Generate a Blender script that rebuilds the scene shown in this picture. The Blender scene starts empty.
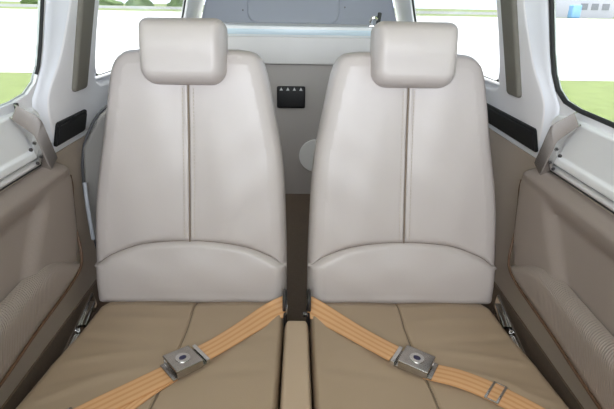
import bpy, bmesh, math, random
import numpy as np
from mathutils import Vector, Matrix
from mathutils.geometry import delaunay_2d_cdt
random.seed(4)
C = bpy.context.scene.collection
SC = bpy.context.scene

# ------------------------------------------------------------------ camera, world, sun, exposure
cam_d = bpy.data.cameras.new('camera')
cam = bpy.data.objects.new('camera', cam_d); C.objects.link(cam)
cam_d.sensor_fit = 'HORIZONTAL'; cam_d.sensor_width = 36.0; cam_d.lens = 36.0 * 480.0 / 614.0
cam_d.clip_start = 0.02; cam_d.clip_end = 2000
PITCH, ROLL, YAW = math.radians(22.6), math.radians(1.0), math.radians(1.2)
fw = Vector((math.sin(YAW)*math.cos(PITCH), math.cos(YAW)*math.cos(PITCH), -math.sin(PITCH)))
r0 = Vector((math.cos(YAW), -math.sin(YAW), 0)); u0 = r0.cross(fw)
rr = r0*math.cos(ROLL) + u0*math.sin(ROLL); uu = -r0*math.sin(ROLL) + u0*math.cos(ROLL)
M = Matrix((rr, uu, -fw)).transposed().to_4x4(); M.translation = Vector((0, 0, 1.08))
cam.matrix_world = M
SC.camera = cam

W = bpy.data.worlds.new('sky'); SC.world = W; W.use_nodes = True
nt = W.node_tree; nt.nodes.clear()
sky = nt.nodes.new('ShaderNodeTexSky'); sky.sky_type = 'NISHITA'; sky.sun_disc = False
sky.sun_elevation = math.radians(52); sky.sun_rotation = math.radians(200); sky.dust_density = 2.5; sky.air_density = 1.0
hs = nt.nodes.new('ShaderNodeHueSaturation'); hs.inputs['Saturation'].default_value = 0.55
bg = nt.nodes.new('ShaderNodeBackground'); bg.inputs['Strength'].default_value = 0.27
wo = nt.nodes.new('ShaderNodeOutputWorld')
tcw = nt.nodes.new('ShaderNodeTexCoord'); sp = nt.nodes.new('ShaderNodeSeparateXYZ'); nt.links.new(tcw.outputs['Generated'], sp.inputs[0])
mr = nt.nodes.new('ShaderNodeMapRange'); mr.interpolation_type = 'SMOOTHSTEP'; mr.inputs[1].default_value = 0.02; mr.inputs[2].default_value = .30; mr.inputs[3].default_value = 1; mr.inputs[4].default_value = 0
nt.links.new(sp.outputs[2], mr.inputs[0])
hz = nt.nodes.new('ShaderNodeMix'); hz.data_type = 'RGBA'; hz.inputs[7].default_value = (4.8, 5.3, 6.2, 1)   # bright haze low over the field
nt.links.new(mr.outputs[0], hz.inputs[0]); nt.links.new(hs.outputs[0], hz.inputs[6])
nt.links.new(sky.outputs[0], hs.inputs['Color']); nt.links.new(hz.outputs[2], bg.inputs[0]); nt.links.new(bg.outputs[0], wo.inputs[0])

sun_d = bpy.data.lights.new('sun', 'SUN'); sun_d.energy = 5.5; sun_d.angle = math.radians(1.0); sun_d.color = (1, .985, .96)
sun = bpy.data.objects.new('sun', sun_d); C.objects.link(sun)
sun.rotation_euler = (math.radians(-12), math.radians(3), 0)

# daylight through the windscreen opening at the front of the cabin
ws_d = bpy.data.lights.new('windscreen_daylight', 'AREA'); ws_d.shape = 'RECTANGLE'; ws_d.size = .84; ws_d.size_y = .34; ws_d.energy = 12.0; ws_d.color = (.87, .925, 1.0); ws_d.spread = math.radians(140)
ws = bpy.data.objects.new('windscreen_daylight', ws_d); C.objects.link(ws); ws.location = (0, -.46, 1.22); ws.rotation_euler = (math.radians(118), 0, 0)

SC.view_settings.view_transform = 'Standard'; SC.view_settings.look = 'None'
SC.view_settings.gamma = 1.0; SC.view_settings.use_curve_mapping = False
SC.view_settings.exposure = 0.52

# ------------------------------------------------------------------ materials
def mat(name, col, rough=.5, metal=0., bump=None, var=0., spec=.5, varscale=6., coat=0.):
    m = bpy.data.materials.new(name); m.use_nodes = True
    n = m.node_tree; b = n.nodes['Principled BSDF']
    b.inputs['Base Color'].default_value = (*col, 1); b.inputs['Roughness'].default_value = rough
    b.inputs['Metallic'].default_value = metal; b.inputs['Specular IOR Level'].default_value = spec
    b.inputs['Coat Weight'].default_value = coat
    tc = n.nodes.new('ShaderNodeTexCoord')
    if var:
        t = n.nodes.new('ShaderNodeTexNoise'); t.inputs['Scale'].default_value = varscale; t.inputs['Detail'].default_value = 4
        mx = n.nodes.new('ShaderNodeMix'); mx.data_type = 'RGBA'
        mx.inputs[6].default_value = (*[c*(1-var) for c in col], 1); mx.inputs[7].default_value = (*[min(1, c*(1+var)) for c in col], 1)
        n.links.new(tc.outputs['Object'], t.inputs['Vector']); n.links.new(t.outputs['Fac'], mx.inputs[0]); n.links.new(mx.outputs[2], b.inputs['Base Color'])
    if bump:
        sc, st, dist = bump
        t2 = n.nodes.new('ShaderNodeTexVoronoi' if sc > 150 else 'ShaderNodeTexNoise'); t2.inputs['Scale'].default_value = sc
        bp = n.nodes.new('ShaderNodeBump'); bp.inputs['Strength'].default_value = st; bp.inputs['Distance'].default_value = dist
        n.links.new(tc.outputs['Object'], t2.inputs['Vector']); n.links.new(t2.outputs[0], bp.inputs['Height']); n.links.new(bp.outputs[0], b.inputs['Normal'])
    return m

LEATHER = mat('cream_leather', (.49, .44, .415), .40, bump=(420, .10, .001), var=.035, varscale=9)
LEATHER_PAD = mat('tan_leather', (.46, .345, .245), .5, bump=(420, .12, .001), var=.03)
LEATHER_SHADED = mat('shaded_cream_leather', (.365, .27, .185), .45, bump=(420, .12, .001), var=.045, varscale=9)  # same leather as the backs, the cushions' shade put into its colour
PANEL_L = mat('taupe_leather', (.275, .225, .195), .5, bump=(380, .15, .001), var=.03)
LINING = mat('taupe_vinyl', (.40, .325, .26), .55, bump=(300, .15, .001), var=.03)
SEAM = mat('seam_thread', (.22, .17, .12), .8)
STITCH = mat('stitch_thread', (.46, .40, .32), .8)
PIPING = mat('brown_piping', (.10, .05, .025), .6)
WHITE = mat('white_trim', (.84, .83, .85), .38, var=.02)
JAMB = mat('gloss_white_jamb', (.88, .90, .96), .25, var=.01, coat=.2)
DOORW = mat('door_white', (.84, .85, .85), .4, var=.03)
PAD = mat('grey_pad_fabric', (.15, .14, .115), .75, bump=(500, .3, .001), var=.06, varscale=40)
BLACK = mat('black_plastic', (.012, .012, .014), .45)
DARKGREY = mat('dark_grey_plastic', (.06, .06, .065), .5)
VENT = mat('matt_black_vent', (.010, .010, .011), .6, spec=.25)
RUBBER = mat('black_rubber', (.015, .015, .016), .7)
STEEL = mat('satin_steel', (.66, .655, .65), .2, metal=1., var=.08, varscale=60)
BUCK = mat('worn_steel', (.46, .44, .42), .24, metal=1., var=.2, varscale=90)
SATIN = mat('brushed_aluminium', (.80, .80, .80), .38, metal=.75)
CHROME = mat('chrome', (.72, .71, .70), .14, metal=1.)
DSTEEL = mat('dark_steel', (.10, .095, .10), .38, metal=.9)
BEIGE = mat('beige_bulkhead', (.47, .43, .41), .55, var=.02)
BAND_LIT = mat('lit_beige_band', (.80, .765, .745), .5, var=.02)  # bulkhead beige made paler, the light on the upper band painted in
BLUEGREY = mat('blue_grey_panel', (.41, .43, .51), .5, var=.03)
SHELF = mat('white_shelf', (.90, .91, .92), .3)
SHELFB = mat('pale_blue_band', (.70, .82, .90), .3)
CARPET = mat('brown_carpet', (.15, .105, .072), .95, bump=(600, .6, .002), var=.15, varscale=120)
SHELLG = mat('grey_shell', (.19, .18, .165), .6, var=.04)
LEVER = mat('pale_grey_lever', (.30, .31, .335), .4)
DISC = mat('cover_disc', (.88, .86, .84), .5)
EMBLEM = mat('emblem_blue', (.022, .02, .07), .3)
MARK = mat('white_mark', (.75, .75, .75), .5)
ROOFM = mat('cream_headliner', (.72, .69, .63), .8)
SKIN = mat('aircraft_paint', (.78, .78, .78), .3)
ALU = mat('floor_carpet', (.16, .13, .10), .9)

def stripe_strap():
    m = mat('tan_webbing', (.55, .32, .15), .55)
    n = m.node_tree; b = n.nodes['Principled BSDF']
    uv = n.nodes.new('ShaderNodeUVMap'); uv.uv_map = 'UVMap'
    w = n.nodes.new('ShaderNodeTexWave'); w.bands_direction = 'Y'; w.inputs['Scale'].default_value = 1.25; w.inputs['Distortion'].default_value = .15
    mp = n.nodes.new('ShaderNodeMapping'); mp.inputs['Scale'].default_value = (1, 1, 1)
    cr = n.nodes.new('ShaderNodeValToRGB')
    cr.color_ramp.elements[0].color = (.61, .31, .13, 1); cr.color_ramp.elements[0].position = .1
    cr.color_ramp.elements[1].color = (.69, .40, .205, 1); cr.color_ramp.elements[1].position = .6
    n.links.new(uv.outputs[0], mp.inputs[0]); n.links.new(mp.outputs[0], w.inputs[0]); n.links.new(w.outputs['Fac'], cr.inputs[0]); n.links.new(cr.outputs[0], b.inputs['Base Color'])
    w2 = n.nodes.new('ShaderNodeTexWave'); w2.bands_direction = 'X'; w2.inputs['Scale'].default_value = 120
    bp = n.nodes.new('ShaderNodeBump'); bp.inputs['Strength'].default_value = .25; bp.inputs['Distance'].default_value = .001
    n.links.new(uv.outputs[0], w2.inputs[0]); n.links.new(w2.outputs['Fac'], bp.inputs['Height']); n.links.new(bp.outputs[0], b.inputs['Normal'])
    return m
STRAP = stripe_strap()

def ribbed():
    m = mat('ribbed_leather', (.305, .25, .215), .5, var=.02)
    n = m.node_tree; b = n.nodes['Principled BSDF']
    tc = n.nodes.new('ShaderNodeTexCoord')
    mp = n.nodes.new('ShaderNodeMapping'); mp.inputs['Rotation'].default_value = (math.radians(20), 0, 0)
    w = n.nodes.new('ShaderNodeTexWave'); w.bands_direction = 'Y'; w.inputs['Scale'].default_value = 62; w.inputs['Distortion'].default_value = .2
    bp = n.nodes.new('ShaderNodeBump'); bp.inputs['Strength'].default_value = .6; bp.inputs['Distance'].default_value = .002
    n.links.new(tc.outputs['Object'], mp.inputs[0]); n.links.new(mp.outputs[0], w.inputs[0]); n.links.new(w.outputs['Fac'], bp.inputs['Height']); n.links.new(bp.outputs[0], b.inputs['Normal'])
    return m
RIBBED = ribbed()

def glass():
    m = bpy.data.materials.new('window_acrylic'); m.use_nodes = True; n = m.node_tree; n.nodes.clear()
    o = n.nodes.new('ShaderNodeOutputMaterial'); t = n.nodes.new('ShaderNodeBsdfTransparent'); g = n.nodes.new('ShaderNodeBsdfGlossy')
    t.inputs[0].default_value = (.95, .97, .97, 1); g.inputs['Roughness'].default_value = .03
    lw = n.nodes.new('ShaderNodeLayerWeight'); lw.inputs[0].default_value = .5
    pw = n.nodes.new('ShaderNodeMath'); pw.operation = 'POWER'; pw.inputs[1].default_value = 4; n.links.new(lw.outputs['Facing'], pw.inputs[0])
    f = n.nodes.new('ShaderNodeMath'); f.operation = 'MULTIPLY_ADD'; f.inputs[1].default_value = .35; f.inputs[2].default_value = .02; n.links.new(pw.outputs[0], f.inputs[0])
    x = n.nodes.new('ShaderNodeMixShader'); n.links.new(f.outputs[0], x.inputs[0]); n.links.new(t.outputs[0], x.inputs[1]); n.links.new(g.outputs[0], x.inputs[2]); n.links.new(x.outputs[0], o.inputs[0])
    return m
GLASS = glass()

# ------------------------------------------------------------------ builders
def obj(name, verts, faces, m, parent=None, smooth=True, uv=None):
    me = bpy.data.meshes.new(name); me.from_pydata([tuple(v) for v in verts], [], [tuple(f) for f in faces])
    bm = bmesh.new(); bm.from_mesh(me); bmesh.ops.recalc_face_normals(bm, faces=bm.faces); bm.to_mesh(me); bm.free()
    if uv is not None:
        ul = me.uv_layers.new(name='UVMap')
        for l in me.loops: ul.data[l.index].uv = uv[l.vertex_index]
    if smooth:
        for p in me.polygons: p.use_smooth = True
        me.set_sharp_from_angle(angle=math.radians(38))
    me.materials.append(m)
    o = bpy.data.objects.new(name, me); C.objects.link(o); o.parent = parent
    return o

def tag(o, label=None, cat=None, group=None, kind=None):
    if label: o['label'] = label
    if cat: o['category'] = cat
    if group: o['group'] = group
    if kind: o['kind'] = kind
    return o

def empty(name, loc=(0, 0, 0)):
    o = bpy.data.objects.new(name, None); C.objects.link(o); o.location = loc; o.empty_display_size = .05
    return o

def off(o, parent):
    """keep o's world-space vertices while it hangs under a parent standing elsewhere"""
    o.parent = parent; o.matrix_parent_inverse = Matrix.Translation(-parent.location)
    return o

def resample(poly, step, closed=True):
    P = [np.array(p, float) for p in poly]; out = []
    n = len(P)
    for i in range(n if closed else n-1):
        a, b = P[i], P[(i+1) % n]; L = np.linalg.norm(b-a); k = max(1, int(round(L/step)))
        for j in range(k): out.append(a + (b-a)*j/k)
    if not closed: out.append(P[-1])
    return np.array(out)

def spline(pts, n=8, closed=False):
    P = [np.array(p, float) for p in pts]; N = len(P); out = []
    rng = range(N) if closed else range(N-1)
    for i in rng:
        p1, p2 = P[i], P[(i+1) % N]
        p0 = P[i-1] if (closed or i > 0) else 2*p1-p2
        p3 = P[(i+2) % N] if (closed or i+2 < N) else 2*p2-p1
        for j in range(n):
            t = j/n
            out.append(.5*((2*p1)+(-p0+p2)*t+(2*p0-5*p1+4*p2-p3)*t*t+(-p0+3*p1-3*p2+p3)*t**3))
    if not closed: out.append(P[-1])
    return np.array(out)

def rrect(x0, y0, x1, y1, r, n=6):
    out = []
    rs = r if isinstance(r, (tuple, list)) else (r,)*4
    for (cx, cy, a0, q) in ((x1-rs[0], y0+rs[0], -90, rs[0]), (x1-rs[1], y1-rs[1], 0, rs[1]), (x0+rs[2], y1-rs[2], 90, rs[2]), (x0+rs[3], y0+rs[3], 180, rs[3])):
        for i in range(n+1):
            a = math.radians(a0+90*i/n); out.append((cx+q*math.cos(a), cy+q*math.sin(a)))
    return out

def dseg(P, A, B):
    """distance of points P (n,2) to the segments A->B (m,2): (n,m)"""
    d = B-A; L = np.maximum((d*d).sum(1), 1e-12)
    t = np.clip(((P[:, None, :]-A[None])*d[None]).sum(2)/L[None], 0, 1)
    q = A[None]+t[..., None]*d[None]
    return np.sqrt(((P[:, None, :]-q)**2).sum(2))

def inside(P, poly):
    x, y = P[:, 0], P[:, 1]; r = np.zeros(len(P), bool); n = len(poly)
    for i in range(n):
        x1, y1 = poly[i]; x2, y2 = poly[(i+1) % n]
        c = ((y1 > y) != (y2 > y)); 
        if y1 != y2: r ^= c & (x < (x2-x1)*(y-y1)/(y2-y1)+x1)
    return r

def puff_height(outline, edges, T, extra):
    """edges: function(segment midpoint)-> (radius, base fraction)"""
    A = outline; B = np.roll(outline, -1, axis=0); mid = (A+B)/2
    eb = [edges(m) for m in mid]; R = np.array([e[0] for e in eb]); Bs = np.array([e[1] for e in eb])
    def h(P, bound=False):
        P = np.atleast_2d(P); out = np.zeros(len(P))
        for s in range(0, len(P), 800):
            D = dseg(P[s:s+800], A, B)
            t = 1-np.minimum(D/R[None], 1); pr = np.sqrt(np.maximum(0, 1-t**2.2))
            f = (Bs[None]+(1-Bs[None])*pr).min(1)
            out[s:s+800] = T*f
            if extra is not None:
                sil = np.where(Bs[None] < .3, D, 9).min(1)
                out[s:s+800] += extra(P[s:s+800], sil)*np.minimum(1, D.min(1)/.012)
        return out
    return h

def puff(name, poly, T, depth, mapf, m, parent=None, edges=lambda p: (.03, 0.), extra=None, pitch=.009, bstep=.008, lines=(), back=True, backscale=1.0):
    """an upholstered or moulded piece: an outline given its own thickness, a rounded edge and a crown"""
    ol = resample(poly, bstep); n = len(ol)
    hf = puff_height(ol, edges, T, extra)
    A = ol; B = np.roll(ol, -1, axis=0); Pv = np.roll(ol, 1, axis=0)
    tan = B-Pv; tan /= np.maximum(np.linalg.norm(tan, axis=1), 1e-9)[:, None]; nor = np.stack([-tan[:, 1], tan[:, 0]], 1)
    area = .5*np.sum(A[:, 0]*B[:, 1]-B[:, 0]*A[:, 1])
    if area < 0: nor = -nor
    rad = np.array([edges(p)[0] for p in ol])
    pts = []
    for f in (.04, .14, .30, .52, .78, 1.0):
        q = ol+nor*(rad*f)[:, None]
        d = dseg(q, A, B).min(1); ok = (d > rad*f*.93) & inside(q, ol); pts.append(q[ok])
    lo, hi = ol.min(0), ol.max(0)
    gx, gy = np.meshgrid(np.arange(lo[0]+pitch/2, hi[0], pitch), np.arange(lo[1]+pitch/2, hi[1], pitch))
    g = np.stack([gx.ravel(), gy.ravel()], 1); g = g[inside(g, ol)]
    d = dseg(g, A, B).min(1); lim = rad.max()*1.02 if rad.max() < .03 else .03
    near = dseg(g, A, B); lim = rad[near.argmin(1)]*1.02
    g = g[d > lim]
    for ln in lines:
        L = resample(ln, pitch*.8, closed=False); la, lb = L[:-1], L[1:]
        g = g[dseg(g, la, lb).min(1) > .0085]
        t = np.gradient(L, axis=0); t /= np.linalg.norm(t, axis=1)[:, None]; nn = np.stack([-t[:, 1], t[:, 0]], 1)
        for o_ in (-.008, -.0055, -.0035, -.0018, 0, .0018, .0035, .0055, .008):
            q = L+nn*o_; q = q[inside(q, ol)]; q = q[dseg(q, A, B).min(1) > .004]; pts.append(q)
    pts.append(g)
    ins = np.concatenate(pts) if pts else np.zeros((0, 2))
    allp = [Vector(p) for p in ol]+[Vector(p) for p in ins]
    r = delaunay_2d_cdt(allp, [], [list(range(n))], 1, 1e-6)
    V2 = np.array([tuple(v) for v in r[0]]); F = [tuple(f) for f in r[2]]
    H = hf(V2)
    V = [mapf(V2[i, 0], V2[i, 1], H[i]) for i in range(len(V2))]
    # outline verts in the output
    look = {}
    for i, src in enumerate(r[3]):
        for s in src:
            if s < n: look[s] = i
    loop = [look[i] for i in range(n)]
    ctr = ol.mean(0)
    if depth:
        steps = ((.35, 1.0), (1.0, backscale))
        prev = loop
        for (fz, sc) in steps:
            cur = []
            for i in range(n):
                p = ctr+(ol[i]-ctr)*sc
                cur.append(len(V)); V.append(mapf(p[0], p[1], -depth*fz))
            for i in range(n):
                j = (i+1) % n; F.append((prev[i], prev[j], cur[j], cur[i]))
            prev = cur
        if back:
            c = len(V); V.append(mapf(ctr[0], ctr[1], -depth))
            for i in range(n): F.append((prev[i], prev[(i+1) % n], c))
    o = obj(name, V, F, m, parent)
    return o, hf

def tube(name, pts, r, m, parent=None, seg=8, closed=False, flat=1.0):
    P = [Vector(p) for p in pts]; N = len(P); V, F = [], []
    up = Vector((0, 0, 1)); last = None
    for i in range(N):
        a = P[i-1] if (i > 0 or closed) else P[i]; b = P[(i+1) % N] if (i < N-1 or closed) else P[i]
        t = (b-a).normalized()
        if last is None:
            s = t.cross(up); s = s if s.length > .1 else t.cross(Vector((1, 0, 0)))
        else: s = last-t*last.dot(t)
        s.normalize(); last = s; w = t.cross(s)
        for k in range(seg):
            an = 2*math.pi*k/seg; V.append(P[i]+s*(r*math.cos(an))+w*(r*flat*math.sin(an)))
    for i in range(N if closed else N-1):
        j = (i+1) % N
        for k in range(seg):
            l = (k+1) % seg; F.append((i*seg+k, i*seg+l, j*seg+l, j*seg+k))
    if not closed:
        F.append(tuple(range(seg))[::-1]); F.append(tuple((N-1)*seg+k for k in range(seg)))
    return obj(name, V, F, m, parent)

def box_data(c, s, mtx=None, bev=.002, seg=2):
    bm = bmesh.new(); bmesh.ops.create_cube(bm, size=1)
    for v in bm.verts: v.co = Vector((v.co.x*s[0], v.co.y*s[1], v.co.z*s[2]))
    if bev: bmesh.ops.bevel(bm, geom=list(bm.edges), offset=bev, segments=seg, affect='EDGES', profile=.6)
    if mtx is not None: bmesh.ops.transform(bm, matrix=mtx, verts=bm.verts)
    bmesh.ops.translate(bm, vec=Vector(c), verts=bm.verts)
    bm.verts.index_update()
    V = [v.co.copy() for v in bm.verts]; F = [tuple(v.index for v in f.verts) for f in bm.faces]; bm.free()
    return V, F

def merge(parts):
    V, F = [], []
    for v, f in parts:
        k = len(V); V += list(v); F += [tuple(i+k for i in q) for q in f]
    return V, F

def box(name, lo, hi, m, parent=None, bev=.002, seg=2):
    lo, hi = Vector(lo), Vector(hi)
    v, f = box_data((lo+hi)/2, hi-lo, None, bev, seg)
    return obj(name, v, f, m, parent)

def cyl_data(c, r, h, axis=Vector((0, 0, 1)), n=24, bev=.0, r2=None):
    axis = Vector(axis).normalized(); q = Vector((0, 0, 1)).rotation_difference(axis)
    r2 = r if r2 is None else r2; V, F = [], []
    rings = [(r-bev, 0), (r, bev), (r2, h-bev), (r2-bev, h)] if bev else [(r, 0), (r2, h)]
    for (ra, z) in rings:
        for k in range(n):
            a = 2*math.pi*k/n; V.append(Vector(c)+q @ Vector((ra*math.cos(a), ra*math.sin(a), z)))
    for i in range(len(rings)-1):
        for k in range(n):
            l = (k+1) % n; F.append((i*n+k, i*n+l, (i+1)*n+l, (i+1)*n+k))
    F.append(tuple(range(n))[::-1]); F.append(tuple((len(rings)-1)*n+k for k in range(n)))
    return V, F

def plate(name, loops, mapf, t, m, parent=None):
    """flat plate with holes: loops[0] outer, the others holes; thickness t away from the cabin"""
    pts, edges, n0 = [], [], 0
    for L in loops:
        k = len(L)
        for i, p in enumerate(L):
            pts.append(Vector(p)); edges.append((n0+i, n0+(i+1) % k))
        n0 += k
    r = delaunay_2d_cdt(pts, edges, [], 0, 1e-6)
    V2 = [tuple(v) for v in r[0]]; F = []
    for f in r[2]:
        c = np.array([[sum(V2[i][0] for i in f)/len(f), sum(V2[i][1] for i in f)/len(f)]])
        if inside(c, np.array(loops[0]))[0] and not any(inside(c, np.array(L))[0] for L in loops[1:]): F.append(tuple(f))
    n = len(V2); V = [mapf(u, v, 0) for u, v in V2]+[mapf(u, v, -t) for u, v in V2]
    F2 = list(F)+[tuple(i+n for i in f)[::-1] for f in F]
    look = {}
    for i, s in enumerate(r[3]):
        for k in s: look[k] = i
    for a, b in edges:
        a, b = look[a], look[b]; F2.append((a, b, b+n, a+n))
    return obj(name, V, F2, m, parent, smooth=False)

# ------------------------------------------------------------------ outside ground
def slab(name, x0, x1, y0, y1, z0, z1, m): 
    return box(name, (x0, y0, z0), (x1, y1, z1), m, None, 0)
def grass_mat():
    m = mat('sunlit_grass', (.150, .190, .055), .9, var=.28, varscale=2.2)
    return m
GRASS = grass_mat()
TARMAC = mat('pale_concrete', (.72, .71, .69), .85, var=.03, varscale=.4)
ROAD = mat('grey_road', (.20, .205, .20), .9, var=.05, varscale=.3)
tag(slab('grass_ground', -400, 400, -60, 600, -1.0, -.80, GRASS), kind='structure')
tag(slab('concrete_apron', -300, 300, 13.9, 112, -.81, -.785, TARMAC), kind='structure')
tag(slab('distant_road', -300, 300, 150, 240, -.81, -.785, ROAD), kind='structure')

# ------------------------------------------------------------------ cabin shell
BELT, TT = .765, math.tan(math.radians(15)); CT, ST = math.cos(math.radians(15)), math.sin(math.radians(15))
XW = .56
def upmap(s):           # (y, z, offset towards the cabin) on the tilted upper wall of side s
    return lambda y, z, h: (s*(XW-(z-BELT)*TT-h*CT), y, z-h*ST)
def lowmap(s):          # same on the upright lower wall
    return lambda y, z, h: (s*(XW-h), y, z)

def door_hole():
    return ([(-.36, .902), (.78, .902), (.89, .905)] + [(.938, .912), (.966, .930), (.978, .96), (.980, 1.0), (.976, 1.08), (.972, 1.22), (.955, 1.26), (.92, 1.275)] + [(-.36, 1.275)])
def rear_hole():
    return [(1.30, .897), (2.12, .897), (2.17, .91), (2.19, .95), (2.16, 1.22), (2.12, 1.27), (1.28, 1.27), (1.235, 1.255), (1.218, 1.22), (1.222, 1.05), (1.236, .955), (1.255, .915)]

floor = box('floor', (-.60, -.50, -.04), (.60, 2.60, .0), ALU, None, 0); tag(floor, kind='structure')
def roof():
    prof = []
    for i in range(25):
        a = math.pi*i/24; prof.append((.403*math.cos(a), 1.35+.085*math.sin(a)))
    prof2 = [(x*1.06, z+.03) for x, z in prof]
    V, F = [], []
    for y in (-.42, 2.60):
        for x, z in prof: V.append((x, y, z))
        for x, z in prof2: V.append((x, y, z))
    n = 25
    for i in range(n-1):
        F.append((i, i+1, 2*n+i+1, 2*n+i)); F.append((n+i+1, n+i, 3*n+i, 3*n+i+1))
        F.append((i, n+i, n+i+1, i+1)); F.append((2*n+i+1, 3*n+i+1, 3*n+i, 2*n+i))
    F.append((0, 2*n, 3*n, n)); F.append((n-1, 2*n-1, 4*n-1, 3*n-1))
    return obj('ceiling', V, F, ROOFM)
tag(roof(), kind='structure')

wf = box('wall_front', (-.60, -.56, .0), (.60, -.50, 1.0), DARKGREY, None, .004); tag(wf, kind='structure')
added_shade_wing = box('added_shade_wing', (-3.4, -.50, 1.47), (3.4, 1.15, 1.62), SKIN, None, .05, 3); tag(added_shade_wing, kind='structure')  # unseen slab added above the doors to keep sun patches off the seats
SIDE = {1: 'right', -1: 'left'}
win_no = 1
for s in (1, -1):
    um, lm = upmap(s), lowmap(s)
    wall = plate('wall_'+SIDE[s], [[(-.50, BELT), (2.60, BELT), (2.60, 1.35), (-.50, 1.35)], door_hole(), rear_hole()], um, .010, WHITE)
    tag(wall, kind='structure')
    v, f = box_data((s*(XW+.02), 1.05, BELT/2), (.04, 3.1, BELT), None, 0)
    obj('lower_wall', v, f, SKIN, wall, smooth=False)
    v, f = box_data((s*(XW-.002), 1.05, .38), (.004, 3.1, .75), None, 0)
    obj('lining', v, f, LINING, wall, smooth=False)
    v, f = box_data((s*(XW-.0065), .70, .185), (.005, 1.7, .37), None, .001)
    obj('gap_shade_strip', v, f, CARPET, wall, smooth=False)  # dark strip added for the shade in the gap beside the cushion
    # inner pillar cover and the band under the rear window
    ridge = spline([(1.045, .772), (1.036, .795), (1.005, .85), (.990, .893), (.998, .925), (1.026, .97), (1.042, 1.03), (1.052, 1.09), (1.060, 1.20), (1.062, 1.30)], 5)
    poly = [tuple(p) for p in ridge[::-1]] + [(1.36, .772)][:0]
    poly = [(2.30, .772), (2.30, .884), (1.32, .886), (1.28, .888), (1.246, .902), (1.232, .93), (1.218, 1.0), (1.208, 1.08), (1.205, 1.30)] + [tuple(p) for p in ridge[::-1]]
    pt, _ = puff('pillar_trim', poly, .014, .0, um, WHITE, wall, edges=lambda p: (.012, 0.), pitch=.03, bstep=.015)
    # glossy door jamb between the window seal and the pillar ridge
    V, F = [], []; rows = list(np.linspace(.772, 1.30, 34))
    rz = [p[1] for p in ridge]; ry = [p[0] for p in ridge]
    sealz = [.77, .86, .90, .93, .96, 1.0, 1.3]; sealy = [.985, .965, .955, .972, .984, .986, .978]
    for z in rows:
        a = np.interp(z, sealz, sealy); b = float(np.interp(z, rz, ry))+.004
        for k, (t, h) in enumerate(((0, .001), (.12, .004), (.35, .005), (.62, .007), (.85, .010), (1, .0125))):
            V.append(um(a+(b-a)*t, z, h))
    for i in range(len(rows)-1):
        for k in range(5): F.append((i*6+k, i*6+k+1, i*6+7+k, i*6+6+k))
    obj('jamb', V, F, JAMB, wall)
    # the two side windows
    for hole, r in ((door_hole(), .0046 if s > 0 else .0035), (rear_hole(), .004)):
        w, _ = puff('window_%d' % win_no, [tuple(p) for p in hole], .001, .003, lambda y, z, h: um(y, z, h-.005), GLASS, None, edges=lambda p: (.004, 0.), pitch=.15, bstep=.05)
        tag(w, kind='structure'); win_no += 1
        ring = resample(hole, .02)
        if hole[0][0] < 0 and s < 0:
            ring = np.array([p for p in ring if p[0] > .80 and p[1] > .93]); tube('seal', [um(p[0], p[1], -.002) for p in ring], r, RUBBER, w, 8, False)
        else: tube('seal', [um(p[0], p[1], -.002) for p in ring], r, RUBBER, w, 8, True)
        if hole[0][0] > 0:
            rv = [(p[0], p[1]) for p in resample(hole, .03)]
            n = len(rv); V = [um(a, b, .004) for a, b in rv]+[um(a, b, -.022) for a, b in rv]
            tube('reveal', [um(p[0], p[1], .004) for p in spline(hole, 5, True)], .005, WHITE, w, 8, True)
    # the door under its window
    d, _ = puff('door_%d' % (1 if s < 0 else 2), [(-.36, .773), (.985, .773), (.99, .80), (.985, .85), (.965, .883), (.90, .888), (-.36, .885)], .012, .0, um, DOORW, None,
                edges=lambda p: (.008, 0.), pitch=.02, bstep=.012,
                extra=lambda P, sil: -.0055*(1/(1+np.exp(-(P[:, 1]-.797)/.0012))) * (P[:, 0] < .955) + .004*np.exp(-((P[:, 1]-.872)/.006)**2), lines=[[(-.3, .797), (.95, .797)]])
    tag(d, kind='structure')
    tube('belt_strip', [(s*(XW-.006), y, .762) for y in np.linspace(-.36, 1.02, 20)], .0075, SATIN, d, 10)
    box('rubber_gap', (min(s*.552, s*.562), -.36, .751), (max(s*.552, s*.562), 1.02, .7555), RUBBER, d, 0)
    if s < 0:
        v, f = cyl_data(um(.893, .894, .006), .004, .012, n=14, bev=.001); obj('lock_button', v, f, BLACK, d)

# ------------------------------------------------------------------ rear of the cabin
YB = 2.10
bul = box('wall_back', (-.52, YB, .0), (.52, YB+.03, .845), BEIGE, None, .004); tag(bul, kind='structure')
box('upper_band', (-.50, YB-.020, .848), (.50, YB+.03, .958), BAND_LIT, bul, .006, 3)
plat = box('platform', (-.553, .945, .0), (.553, YB, .262), CARPET, None, .006); tag(plat, kind='structure')
sh = box('trim_1', (-.49, YB-.024, .957), (.49, YB+.30, .998), SHELF, None, .003); tag(sh, kind='structure')
box('blue_band', (-.49, YB-.0265, .966), (.49, YB-.0225, .986), SHELFB, sh, .001)
YT = 2.50
# tail panel behind the shelf, leaning back, with a pressed oblong
def tailmap(x, v, h): return (x, YT+(v)*.25-h, .93+v)
tl, _ = puff('wall_tail', [(-.50, 0), (.50, 0), (.455, .17), (.405, .42), (-.405, .42), (-.455, .17)], .012, .02, tailmap, BLUEGREY, None, edges=lambda p: (.02, 0.), pitch=.02, bstep=.02)
tag(tl, kind='structure')
rec = rrect(-.255, .062, .195, .30, .055, 7)
rp, _ = puff('pressed_oblong', rec, .010, .0, lambda x, v, h: tailmap(x, v, h+.011), BLUEGREY, tl, edges=lambda p: (.012, 0.), pitch=.03, bstep=.012)
pr = []
for (x, v) in ((-.275, .12), (-.15, .035), (.12, .035), (.22, .14)):
    a = tailmap(x, v, .012); vv, ff = cyl_data((a[0], a[1]+.004, a[2]), .004, .008, (0, -1, .1), 12); obj('screw', vv, ff, DSTEEL, tl)

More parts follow.
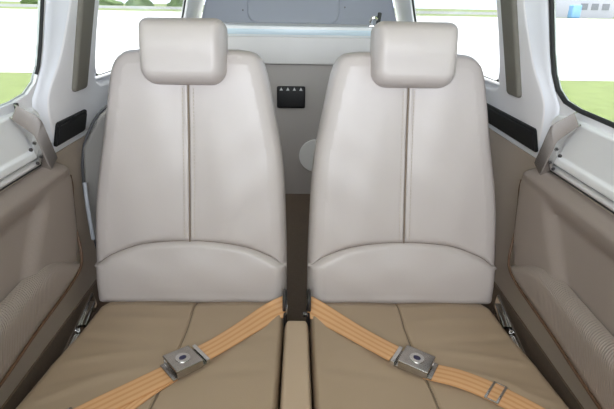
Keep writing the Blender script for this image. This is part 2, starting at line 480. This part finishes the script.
vp = empty('switch_panel', (-.035, YB, .655))
o = box('body', (-.094, YB-.012, .663), (.028, YB-.001, .756), BLACK, None, .008, 3); off(o, vp)
for k in range(4):
    x = -.075+k*.028
    V = [(x-.007, YB-.0135, .739), (x+.007, YB-.0135, .739), (x, YB-.0135, .752), (x-.007, YB-.0118, .739), (x+.007, YB-.0118, .739), (x, YB-.0118, .752)]
    off(obj('mark', V, [(0, 1, 2), (5, 4, 3), (0, 3, 4, 1), (1, 4, 5, 2), (2, 5, 3, 0)], MARK, None, False), vp)
tag(vp, 'small black panel with four pale triangular marks on the beige bulkhead', 'panel')
v, f = cyl_data((.080, YB+.0005, .447), .076, .008, (0, -1, 0), 48, .002)
dc = obj('cover_disc', v, f, DISC); tag(dc, 'round pale cover disc low on the beige bulkhead between the seats', 'cover')

lt = empty('hatch_latch', (.315, YB+.01, .998))
v, f = box_data((.312, YB+.012, 1.002), (.05, .04, .008), None, .002); off(obj('base_plate', v, f, CHROME), lt)
off(tube('hook', spline([(.296, YB+.005, 1.004), (.292, YB-.002, 1.022), (.304, YB-.004, 1.036), (.318, YB, 1.030)], 6), .007, CHROME), lt)
v, f = cyl_data((.322, YB+.004, 1.004), .0085, .052, (.12, 0, 1), 16, .003); off(obj('knob', v, f, BLACK), lt)
tag(lt, 'chrome latch with black knob at the end of the white shelf edge', 'latch')

# ------------------------------------------------------------------ fittings on the side walls
for s in (1, -1):
    um = upmap(s); S = SIDE[s]
    # grey pillar pad
    poly = [(y+(1.30-z)*.055-.052, z) for y, z in rrect(1.132, .893, 1.202, 1.30, .012)]
    pd, _ = puff('pillar_pad', poly, .008, .003, lambda y, z, h: um(y, z, h+.0158), PAD, None, edges=lambda p: (.008, 0.), pitch=.02, bstep=.008)
    tag(pd, 'grey fabric pad strip up the %s white window pillar' % S, 'pad')
    # black side vent
    vt, _ = puff('side_vent', rrect(1.036, .784, 1.40 if s > 0 else 1.192, .838, .007), .003, .003, lambda y, z, h: um(y, z, h+.0172), VENT, None, edges=lambda p: (.003, 0.), pitch=.02, bstep=.006)
    puff('grille', rrect(1.041, .788, 1.395 if s > 0 else 1.187, .832, .006), .002, .001, lambda y, z, h: um(y, z, h+.0210), VENT, vt, edges=lambda p: (.003, 0.), pitch=.02, bstep=.006)
    tag(vt, 'short black wall vent in front of the grey seat shell on the left wall' if s < 0 else 'long black wall vent below the right rear window, running behind the seat', 'vent')
    # bent metal bracket at the rear end of the door
    path = resample([(1.010, .759), (.970, .806), (.936, .847), (.926, .858), (.914, .867), (.862, .899)], .012, False)
    V, F = [], []
    sect = [(-.0175, 0), (-.0175, .031), (-.0155, .034), (.0155, .034), (.0175, .031), (.0175, 0), (.0145, 0), (.0145, .029), (-.0145, .029), (-.0145, 0)]
    n = len(sect)
    for i, p in enumerate(path):
        t = path[min(i+1, len(path)-1)]-path[max(i-1, 0)]; t /= np.linalg.norm(t); w = np.array([t[1], -t[0]])
        k = i/(len(path)-1); sw = 1-.25*max(0, (k-.6)/.4); hh = 1-.75*max(0, (k-.62)/.38)
        for (a, h) in sect:
            q = p+w*a*sw; V.append(um(q[0], q[1], .0125+h*hh*.55))
    for i in range(len(path)-1):
        for k in range(n): F.append((i*n+k, i*n+(k+1) % n, (i+1)*n+(k+1) % n, (i+1)*n+k))
    F.append(tuple(range(n))); F.append(tuple((len(path)-1)*n+k for k in range(n))[::-1])
    br = obj('latch_bracket', V, F, STEEL)
    for k in (2, 6):
        q = path[k]; v, f = cyl_data(um(q[0]-.026, q[1]-.010, .012), .0035, .006, (-s, 0, 0), 12, .001); obj('screw', v, f, DSTEEL, br)
    tag(br, 'bent satin metal latch bracket at the rear end of the %s door' % S, 'bracket')

    # padded side panel with its ribbed armrest
    lm = lowmap(s)
    sp = empty('cabin_upholstery', (s*XW, .70, .44))
    pip = spline([(1.078, .70), (1.079, .675), (1.070, .64), (1.063, .595), (1.054, .560), (1.026, .508), (.97, .482), (.787, .470), (.645, .457), (.20, .43)], 6)
    poly = [(.20, .738), (1.00, .748)] + [tuple(p) for p in spline([(1.03, .747), (1.060, .737), (1.078, .715), (1.086, .69), (1.079, .64), (1.072, .59), (1.064, .555), (1.038, .499), (.980, .468)], 5)] + [(.787, .455), (.645, .442), (.20, .415)]
    def rec_f(P, sil):
        ztop = .706
        slant = (.985-.10*(.72-P[:, 1])/.2*1.6) - P[:, 0]
        t = np.clip((ztop-P[:, 1])/.03, 0, 1); t2 = np.clip(slant/.045, 0, 1)
        t = t*t*(3-2*t)*t2*t2*(3-2*t2)
        bul = .006*np.exp(-((P[:, 1]-.725)/.012)**2)
        return -.016*t+bul
    o, _ = puff('padded_panel', poly, .026, .0, lambda y, z, h: lm(y, z, h+.004), PANEL_L, None, edges=lambda p: (.024, 0.), extra=rec_f, pitch=.010, bstep=.010); off(o, sp)
    arm = [(.20, .555), (.69, .563), (.815, .568)] + [tuple(p) for p in spline([(.855, .569), (.895, .565), (.945, .546), (.985, .522), (1.028, .499), (1.026, .488), (1.0, .479), (.970, .4715)], 4)] + [(.787, .459), (.645, .446), (.20, .419)]
    def aedge(p): return (.030, 0.)
    o, _ = puff('armrest', arm, .030, .0, lambda y, z, h: lm(y, z, h+.016), RIBBED, None, edges=aedge, pitch=.008, bstep=.008); off(o, sp)
    ph = [.020+.020*float(np.clip((.57-p[1])/.07, 0, 1)) for p in pip]
    off(tube('piping', [lm(p[0], p[1], h+.0035) for p, h in zip(pip, ph)], .0030, PIPING), sp)
    tag(sp, 'taupe leather side panel with ribbed armrest along the %s wall' % S, 'side panel')

# ------------------------------------------------------------------ seats
RC = math.radians(12)
SV = Vector((0, math.sin(RC), math.cos(RC))); NV = Vector((0, -math.cos(RC), math.sin(RC))); SB = Vector((0, 1.06, .40))
inner = [(.0265, -.03), (.0265, .06), (.0275, .132), (.0325, .268), (.0405, .36), (.059, .462), (.0715, .525), (.078, .550), (.088, .573), (.106, .587), (.140, .5925)]
outer = [(.362, .5915), (.398, .587), (.418, .576), (.431, .560), (.440, .535), (.450, .48), (.466, .385), (.486, .28), (.496, .205), (.5025, .10), (.503, -.03)]
arch = [(.0265, .073), (.037, .080), (.068, .101), (.122, .122), (.190, .134), (.261, .138), (.345, .134), (.395, .125), (.452, .103), (.480, .085), (.503, .070)]
def cush_top(hf, x, y): return .352+float(hf(np.array([[x, y]]))[0])
CUSH = {}
for s in (-1, 1):
    S = SIDE[s]
    seat = empty('cabin_chair', (s*.265, .80, 0))
    bmap = lambda u, v, h, s=s: SB+Vector((s*u, 0, 0))+SV*v+NV*h
    inn = spline([p for p in inner if p[1] > .08], 5); out = spline([p for p in outer if p[1] > .08], 5)
    ar = spline(arch, 6)
    T = .043
    up = [(.0265, .073)] + [tuple(p) for p in inn] + [tuple(p) for p in out] + [(.503, .070)] + [tuple(p) for p in ar[::-1][1:-1]]
    def e_up(p):
        d = dseg(np.array([p]), ar[:-1], ar[1:]).min()
        return (.011, .78) if d < .004 else (.034, 0.)
    cs = [(.2525, .60), (.2545, .43), (.2575, .28), (.261, .138)]
    def ex_up(P, sil):
        cx = np.interp(P[:, 1], [p[1] for p in cs[::-1]], [p[0] for p in cs[::-1]])
        d = P[:, 0]-cx
        g = -.0050*np.exp(-(d/.0022)**2) - .0018*np.exp(-((np.abs(d)-.0125)/.0022)**2)
        g += -.0028*np.exp(-((sil-.027)/.0035)**2)
        # gentle crown of each half and a few soft dimples
        g += .006*np.exp(-((np.abs(d)-.10)/.07)**2)
        g += .0015*np.sin(P[:, 0]*41+P[:, 1]*17)*np.sin(P[:, 1]*29-P[:, 0]*13)
        return g
    o, _ = puff('backrest', up, T, .065, bmap, LEATHER, None, edges=e_up, extra=ex_up, pitch=.009, lines=[cs], backscale=.97); off(o, seat)
    sil0 = [(x, v) for x, v in up]
    lum = [tuple(p) for p in ar] + [(.503, -.022), (.487, -.030), (.045, -.030), (.0265, -.022)]
    def e_lu(p):
        d = dseg(np.array([p]), ar[:-1], ar[1:]).min()
        return (.014, .74) if d < .004 else (.034 if p[1] > -.02 else .026, 0.)
    def ex_lu(P, sil):
        return .010*np.exp(-((P[:, 1]-.05)/.06)**2) + .0012*np.sin(P[:, 0]*37+2)*np.sin(P[:, 1]*60)-.0014*np.exp(-((sil-.034)/.004)**2)
    o, _ = puff('lumbar_pad', lum, .046, .065, bmap, LEATHER, None, edges=e_lu, extra=ex_lu, pitch=.009, backscale=.97); off(o, seat)
    # stitched seams
    off(tube('centre_seam', [bmap(a, b, T+.0005) for a, b in spline(cs, 8) if b < .55], .0016, SEAM), seat)
    off(tube('arch_seam', [bmap(a, b, .0345+(.0 if .06 < a < .48 else -.012)) for a, b in ar[6:-6]], .0022, SEAM), seat)
    for d in (-.0125, .0125):
        pr = []
        for v in np.arange(.15, .50, .0085):
            cx = float(np.interp(v, [p[1] for p in cs[::-1]], [p[0] for p in cs[::-1]]))+d
            q = bmap(cx, v, T+.0045); mt = Matrix((Vector((s, 0, 0)), SV, NV)).transposed().to_4x4()
            pr.append(box_data(q, (.0012, .0055, .0012), mt, 0))
        v, f = merge(pr); off(obj('stitching', v, f, STITCH, None, False), seat)
    # headrest
    hp = rrect(.1635, .508, .353, .651, (.036, .022, .022, .036), 8)
    hp = [(x+(.0045 if False else 0), v) for x, v in hp]
    def ex_h(P, sil): return .010*np.exp(-((P[:, 1]-.60)/.05)**2)-.006*np.clip((P[:, 1]-.615)/.03, 0, 1)**2
    o, _ = puff('headrest', hp, .045, .065, lambda u, v, h: bmap(u, v, h+.052), LEATHER, None, edges=lambda p: (.026, 0.), extra=ex_h, pitch=.008, bstep=.006, backscale=.94); off(o, seat)
    # cushion: outline in plan
    cp = [(.0350, .44), (.0338, .70), (.0318, .90), (.030, 1.045), (.480, 1.045), (.486, 1.0), (.493, .90), (.509, .79), (.521, .67), (.524, .44)]
    cl = [(.249, 1.03), (.249, .99), (.247, .90), (.250, .82), (.258, .75), (.264, .66), (.268, .45)]
    def ex_c(P, sil):
        cx = np.interp(P[:, 1], [p[1] for p in cl[::-1]], [p[0] for p in cl[::-1]])
        d = P[:, 0]-cx
        g = -.0060*np.exp(-(d/.0024)**2)
        g += .004*np.exp(-((np.abs(d)-.11)/.08)**2)
        g -= .018*np.clip((P[:, 1]-.985)/.05, 0, 1)
        # wrinkles in the leather running across the outer half
        for (x, y, a, L, wd, am) in ((.40, .80, -.20, .09, .008, .0022), (.42, .86, .12, .08, .010, -.002), (.38, .74, -.35, .10, .009, .0020), (.15, .84, .25, .06, .010, .0018), (.12, .76, -.15, .07, .012, -.0016), (.36, .93, .05, .10, .012, .0016), (.44, .70, -.5, .06, .009, .002)):
            ca, sa = math.cos(a), math.sin(a); u = (P[:, 0]-x)*ca+(P[:, 1]-y)*sa; w = -(P[:, 0]-x)*sa+(P[:, 1]-y)*ca
            g += 1.7*am*np.exp(-(u/L)**2)*np.exp(-(w/wd)**2)
        return g
    cm = lambda u, v, h, s=s: (s*u, v, .352+h)
    o, hf = puff('seat_cushion', cp, .048, .075, cm, LEATHER_SHADED, None, edges=lambda p: (.011 if p[0] < .1 else .026, 0.), extra=ex_c, pitch=.009, lines=[cl]); off(o, seat)
    CUSH[s] = hf
    off(tube('cushion_seam', [(s*a, b, cush_top(hf, a, b)+.0012) for a, b in spline(cl, 8) if .48 < b < 1.02], .0016, SEAM), seat)
    off(box('seat_base', (min(s*.05, s*.485), .50, .0), (max(s*.05, s*.485), .925, .285), DARKGREY, None, .006), seat)
    # metal seat-back hinge showing in the gap beside the cushion
    pr = [box_data((s*.520, .955, .352), (.006, .20, .045), Matrix.Rotation(math.radians(14), 4, 'X'), .002)]
    pr += [box_data((s*.510, .99, .372), (.014, .07, .012), Matrix.Rotation(math.radians(20), 4, 'X'), .003), box_data((s*.512, .90, .345), (.012, .07, .014), Matrix.Rotation(math.radians(10), 4, 'X'), .004)]
    pr += [cyl_data((s*.516, y, .36), .006, .01, (-s, 0, .6), 12, .001) for y in (.94, 1.02)]
    v, f = merge(pr); o = obj('hinge_bracket', v, f, STEEL); o['label'] = 'metal hinge bracket'; off(o, seat)
    if s < 0:
        # grey back shell that shows beside the backrest, and the pale recline lever
        shp = [(-.40, .44), (-.530, .44), (-.540, .52), (-.545, .66), (-.540, .74)] + [tuple(p) for p in spline([(-.518, .785), (-.500, .815), (-.478, .834), (-.45, .845)], 4)] + [(-.38, .848)]
        smap = lambda x, z, h: (x, 1.160+(x+.545)*.6+(z-.6)*.12-h, z)
        o, _ = puff('back_shell', shp, .014, .012, smap, SHELLG, None, edges=lambda p: (.012, 0.), pitch=.015, bstep=.012); o['label'] = 'grey back shell'; off(o, seat)
        rim = spline([(-.534, .46), (-.543, .56), (-.547, .66), (-.540, .735), (-.521, .787), (-.502, .818), (-.479, .838), (-.45, .849)], 6)
        off(tube('shell_piping', [smap(a, b, .004) for a, b in rim], .0035, DARKGREY), seat)
        V = [(-.530, 1.10, .66), (-.520, 1.085, .66), (-.512, 1.10, .50), (-.525, 1.11, .52), (-.508, 1.10, .60), (-.530, 1.11, .60)]
        tb = tube('recline_lever', spline([(-.528, 1.125, .665), (-.524, 1.112, .62), (-.519, 1.10, .57), (-.514, 1.09, .525)], 5), .0045, LEVER, None, 10, False, .4); tb['label'] = 'pale recline lever'; off(tb, seat)
    tag(seat, ('left cream leather cabin seat with a grey shell at its outer side' if s < 0 else 'right cream leather cabin seat, the one beside the round cover disc'), 'seat', 'pair of rear cabin seats')

pad, _ = puff('centre_pad', [(-.0325, .44), (.0325, .44), (.0315, .70), (.0295, .925), (.024, .936), (-.024, .936), (-.0295, .925), (-.0315, .70)], .05, .34, lambda x, y, h: (x, y, .350+h), LEATHER_PAD, None, edges=lambda p: (.009, 0.), pitch=.006, bstep=.006)
tag(pad, 'narrow beige leather pad between the two seat cushions', 'cushion')

# ------------------------------------------------------------------ lap belts
def ribbon(name, cps, half, parent, th=.0016, m=STRAP, n=10):
    """cps: (x, y, z, wx, wy, wz) centre and width direction"""
    P = spline([c[:3] for c in cps], n); Wd = spline([c[3:] for c in cps], n)
    V, F, UV = [], [], []; K = 9; L = 0
    for i, (p, w) in enumerate(zip(P, Wd)):
        w = Vector(w).normalized(); t = Vector(P[min(i+1, len(P)-1)]-P[max(i-1, 0)]).normalized(); nn = t.cross(w)
        if nn.z < 0: nn = -nn
        if i: L += np.linalg.norm(P[i]-P[i-1])
        for side in (1, -1):
            for k in range(K):
                a = -1+2*k/(K-1); edge = 1-.5*(abs(a) > .95)
                V.append(Vector(p)+w*(half*a)+nn*(th*side*edge)); UV.append((L/.05, (a+1)/2))
    for i in range(len(P)-1):
        for k in range(K-1):
            a = i*2*K+k; F.append((a, a+1, a+1+2*K, a+2*K)); b = a+K; F.append((b+1, b, b+2*K, b+1+2*K))
        for (a, b) in ((i*2*K, i*2*K+K), (i*2*K+K-1, i*2*K+2*K-1)): F.append((a, b, b+2*K, a+2*K))
    F.append(tuple(range(K))+tuple(range(2*K-1, K-1, -1)))
    q = (len(P)-1)*2*K; F.append(tuple(q+k for k in range(K))+tuple(q+k for k in range(2*K-1, K-1, -1)))
    return off(obj(name, V, F, m, None, True, UV), parent)

def surf(s, x, y, r=.02):
    hf = CUSH[s]; return max(cush_top(hf, abs(x)+a, y+b) for a in (-r, 0, r) for b in (-r, 0, r))

def buckle(s, belt, cx, cy, ang, L, Wd):
    z = surf(s, cx, cy)+.004
    mt = Matrix.Rotation(math.radians(ang), 4, 'Z')
    def put(c): return Vector((cx, cy, z))+mt @ Vector(c)
    v, f = box_data(put((0, 0, .0035)), (L+.018, Wd*.92, .004), mt, .001); b = obj('buckle', v, f, BUCK)
    # hollow body: two cheeks, floor and the lid
    pr = []
    for q in (1, -1): pr.append(box_data(put((0, q*(Wd/2-.002), .0095)), (L, .004, .016), mt, .0012))
    pr.append(box_data(put((0, 0, .0068)), (L*.7, Wd-.006, .008), mt, .001))
    vv, ff = merge(pr); o = obj('cheeks', vv, ff, BUCK, b)
    mt2 = mt @ Matrix.Rotation(math.radians(4), 4, 'Y')
    v, f = box_data(put((0, 0, .0185)), (L+.002, Wd+.001, .0045), mt2, .0018, 3); lid = obj('lid', v, f, BUCK, b)
    v, f = cyl_data(put((.0, 0, .0203)), .0150, .0018, mt2 @ Vector((0, 0, 1)), 32, .0005); obj('emblem_ring', v, f, STEEL, b)
    v, f = cyl_data((0, 0, 0), .0075, .0012, (0, 0, 1), 24, .0003)
    tr = Matrix.Translation(put((.0, 0, .0221))) @ mt2 @ Matrix.Diagonal((1, .7, 1, 1))
    obj('emblem', [tr @ x for x in v], f, EMBLEM, b)
    v, f = box_data(put((L/2+.012 if s < 0 else -L/2-.012, 0, .0085)), (.009, Wd, .011), mt, .002); o = obj('tongue', v, f, CHROME, b); o['label'] = 'bright strap tongue'
    off(b, belt)

def W_(ang, up=0.): return (math.cos(math.radians(ang)), math.sin(math.radians(ang)), up)
def chain(s, xy, extra=.004):
    out = []
    for (x, y, wa, up) in xy: out.append((x, y, surf(s, x, y, .015)+extra, *W_(wa, up)))
    return out
for s in (-1, 1):
    belt = empty('lap_belt', (s*.04, .96, .40))
    if s < 0:
        inb = chain(s, [(-.066, .947, 128, .35), (-.115, .888, 135, .08), (-.160, .834, 138, 0), (-.196, .795, 136, 0)])
        inb = [(-.030, .975, .408, *W_(105, .8))]+inb
        inb[-1] = (*inb[-1][:2], inb[-1][2]+.006, *inb[-1][3:])
        outb = chain(s, [(-.245, .754, 132, 0), (-.300, .706, 132, 0), (-.350, .662, 132, 0), (-.42, .60, 132, 0), (-.475, .55, 132, 0)])
        low = chain(s, [(-.238, .752, 122, 0), (-.282, .700, 118, 0), (-.318, .640, 112, 0), (-.345, .58, 108, 0), (-.37, .52, 108, 0)], .0015)
        bk = (-.226, .768, 41, .056, .060); keep = (-.392, .628, 42)
    else:
        inb = chain(s, [(.066, .942, 52, .35), (.115, .890, 46, .08), (.160, .842, 46, 0), (.205, .798, 50, 0)])
        inb = [(.030, .975, .408, *W_(75, .8))]+inb
        inb[-1] = (*inb[-1][:2], inb[-1][2]+.006, *inb[-1][3:])
        outb = chain(s, [(.262, .757, 58, 0), (.315, .735, 60, 0), (.362, .706, 55, 0), (.410, .665, 50, 0), (.455, .62, 48, 0), (.50, .56, 48, 0)])
        bk = (.243, .770, -31, .060, .054); keep = (.377, .694, -40)
    ribbon('inboard_strap', inb, .0255, belt)
    ribbon('outboard_strap', outb, .0255, belt)
    if s < 0: ribbon('folded_strap', low, .019, belt)
    buckle(s, belt, *bk)
    # stitched keeper across the outboard strap
    kz = surf(s, keep[0], keep[1], .015)+.007
    mt = Matrix.Rotation(math.radians(keep[2]), 4, 'Z')
    pr = [box_data(Vector((keep[0], keep[1], kz))+mt @ Vector((q, 0, 0)), (.005, .052, .003), mt, .001) for q in (-.011, .011)]
    pr += [box_data(Vector((keep[0], keep[1], kz))+mt @ Vector((0, q*.0255, 0)), (.025, .003, .003), mt, .001) for q in (-1, 1)]
    v, f = merge(pr); o = obj('strap_keeper', v, f, CHROME); o['label'] = 'pale metal strap keeper'; off(o, belt)
    # end fitting in the gap beside the centre pad
    pr = [box_data((s*.0252, .988, .395), (.003, .050, .075), None, .002), box_data((s*.0285, .955, .375), (.006, .016, .05), None, .002)]
    v, f = merge(pr); off(obj('end_fitting', v, f, DSTEEL), belt)
    v, f = cyl_data((s*.0255, .975, .385), .006, .012, (-s, -.25, .1), 14, .002) if s > 0 else box_data((-.0235, .962, .398), (.004, .018, .036), None, .0015)
    o = obj('bolt' if s > 0 else 'release_tab', v, f, CHROME); off(o, belt)
    off(tube('loop', [Vector((s*.030, .985+.026*math.cos(a), .412+.030*math.sin(a))) for a in np.linspace(.2, math.pi+.2, 14)], .004, DSTEEL), belt)
    tag(belt, ('tan lap belt with doubled strap across the left seat cushion' if s < 0 else 'tan lap belt lying across the right seat cushion, its keeper past the buckle'), 'seat belt', 'lap belts')

# ------------------------------------------------------------------ things beyond the windows
HANGAR = mat('pale_hangar_paint', (.50, .50, .56), .6, var=.03, varscale=.2)
HROOF = mat('pale_roof_sheet', (.60, .58, .60), .5)
BLUEP = mat('sky_blue_paint', (.22, .42, .72), .5)
POST = mat('pink_grey_post', (.62, .50, .50), .6)
CARG = mat('grey_car_paint', (.22, .23, .26), .3)
HEDGE = mat('hedge_green', (.10, .16, .05), .9, var=.35, varscale=.8)
hg = empty('hangar', (66, 128, -.8))
off(box('wall', (58, 122, -.8), (75, 136, 6), HANGAR, None, 0), hg)
v = [(57.5, 121.5, 6), (75.5, 121.5, 6), (75.5, 136.5, 6), (57.5, 136.5, 6), (57.5, 129, 8.4), (75.5, 129, 8.4)]
off(obj('roof', v, [(0, 1, 5, 4), (2, 3, 4, 5), (1, 2, 5), (3, 0, 4), (3, 2, 1, 0)], HROOF, None, False), hg)
for k in range(3): off(box('window', (66.5+k*2.6, 121.9, 1.0), (68.2+k*2.6, 122.05, 2.4), CARG, None, 0), hg)
tag(hg, 'pale hangar building far beyond the right door window', 'building')
bx = box('storage_tank', (60.6, 114, -.8), (62.6, 116, 2.0), BLUEP, None, .3, 3); tag(bx, 'sky blue tank standing in front of the far pale hangar', 'tank')
v, f = cyl_data((70.5, 114, -.8), .22, 10, n=12); ps = obj('utility_pole', v, f, POST); tag(ps, 'thin pinkish pole standing beside the far pale hangar', 'pole')
def bush(name, x, y, rx, h, label, group):
    bm = bmesh.new(); bmesh.ops.create_icosphere(bm, subdivisions=3, radius=1)
    for v in bm.verts:
        n = 1+.16*math.sin(v.co.x*5+x)+.14*math.sin(v.co.y*7+v.co.z*4+x*1.3)+.08*random.uniform(-1, 1)
        v.co = Vector((v.co.x*rx*n, v.co.y*rx*.6*n, max(-.2, v.co.z)*h*n))
    bm.verts.index_update(); V = [v.co+Vector((x, y, -.8)) for v in bm.verts]; F = [tuple(v.index for v in f.verts) for f in bm.faces]; bm.free()
    o = obj(name, V, F, HEDGE); tag(o, label, 'bush', group); return o
for i in range(9):
    bush('roadside_bush', -175+i*19+random.uniform(-1, 1), 262+random.uniform(-6, 6), random.uniform(5, 7), random.uniform(3, 6), 'dark green bush beyond the far road, seen over the left apron', 'bushes along the far road')
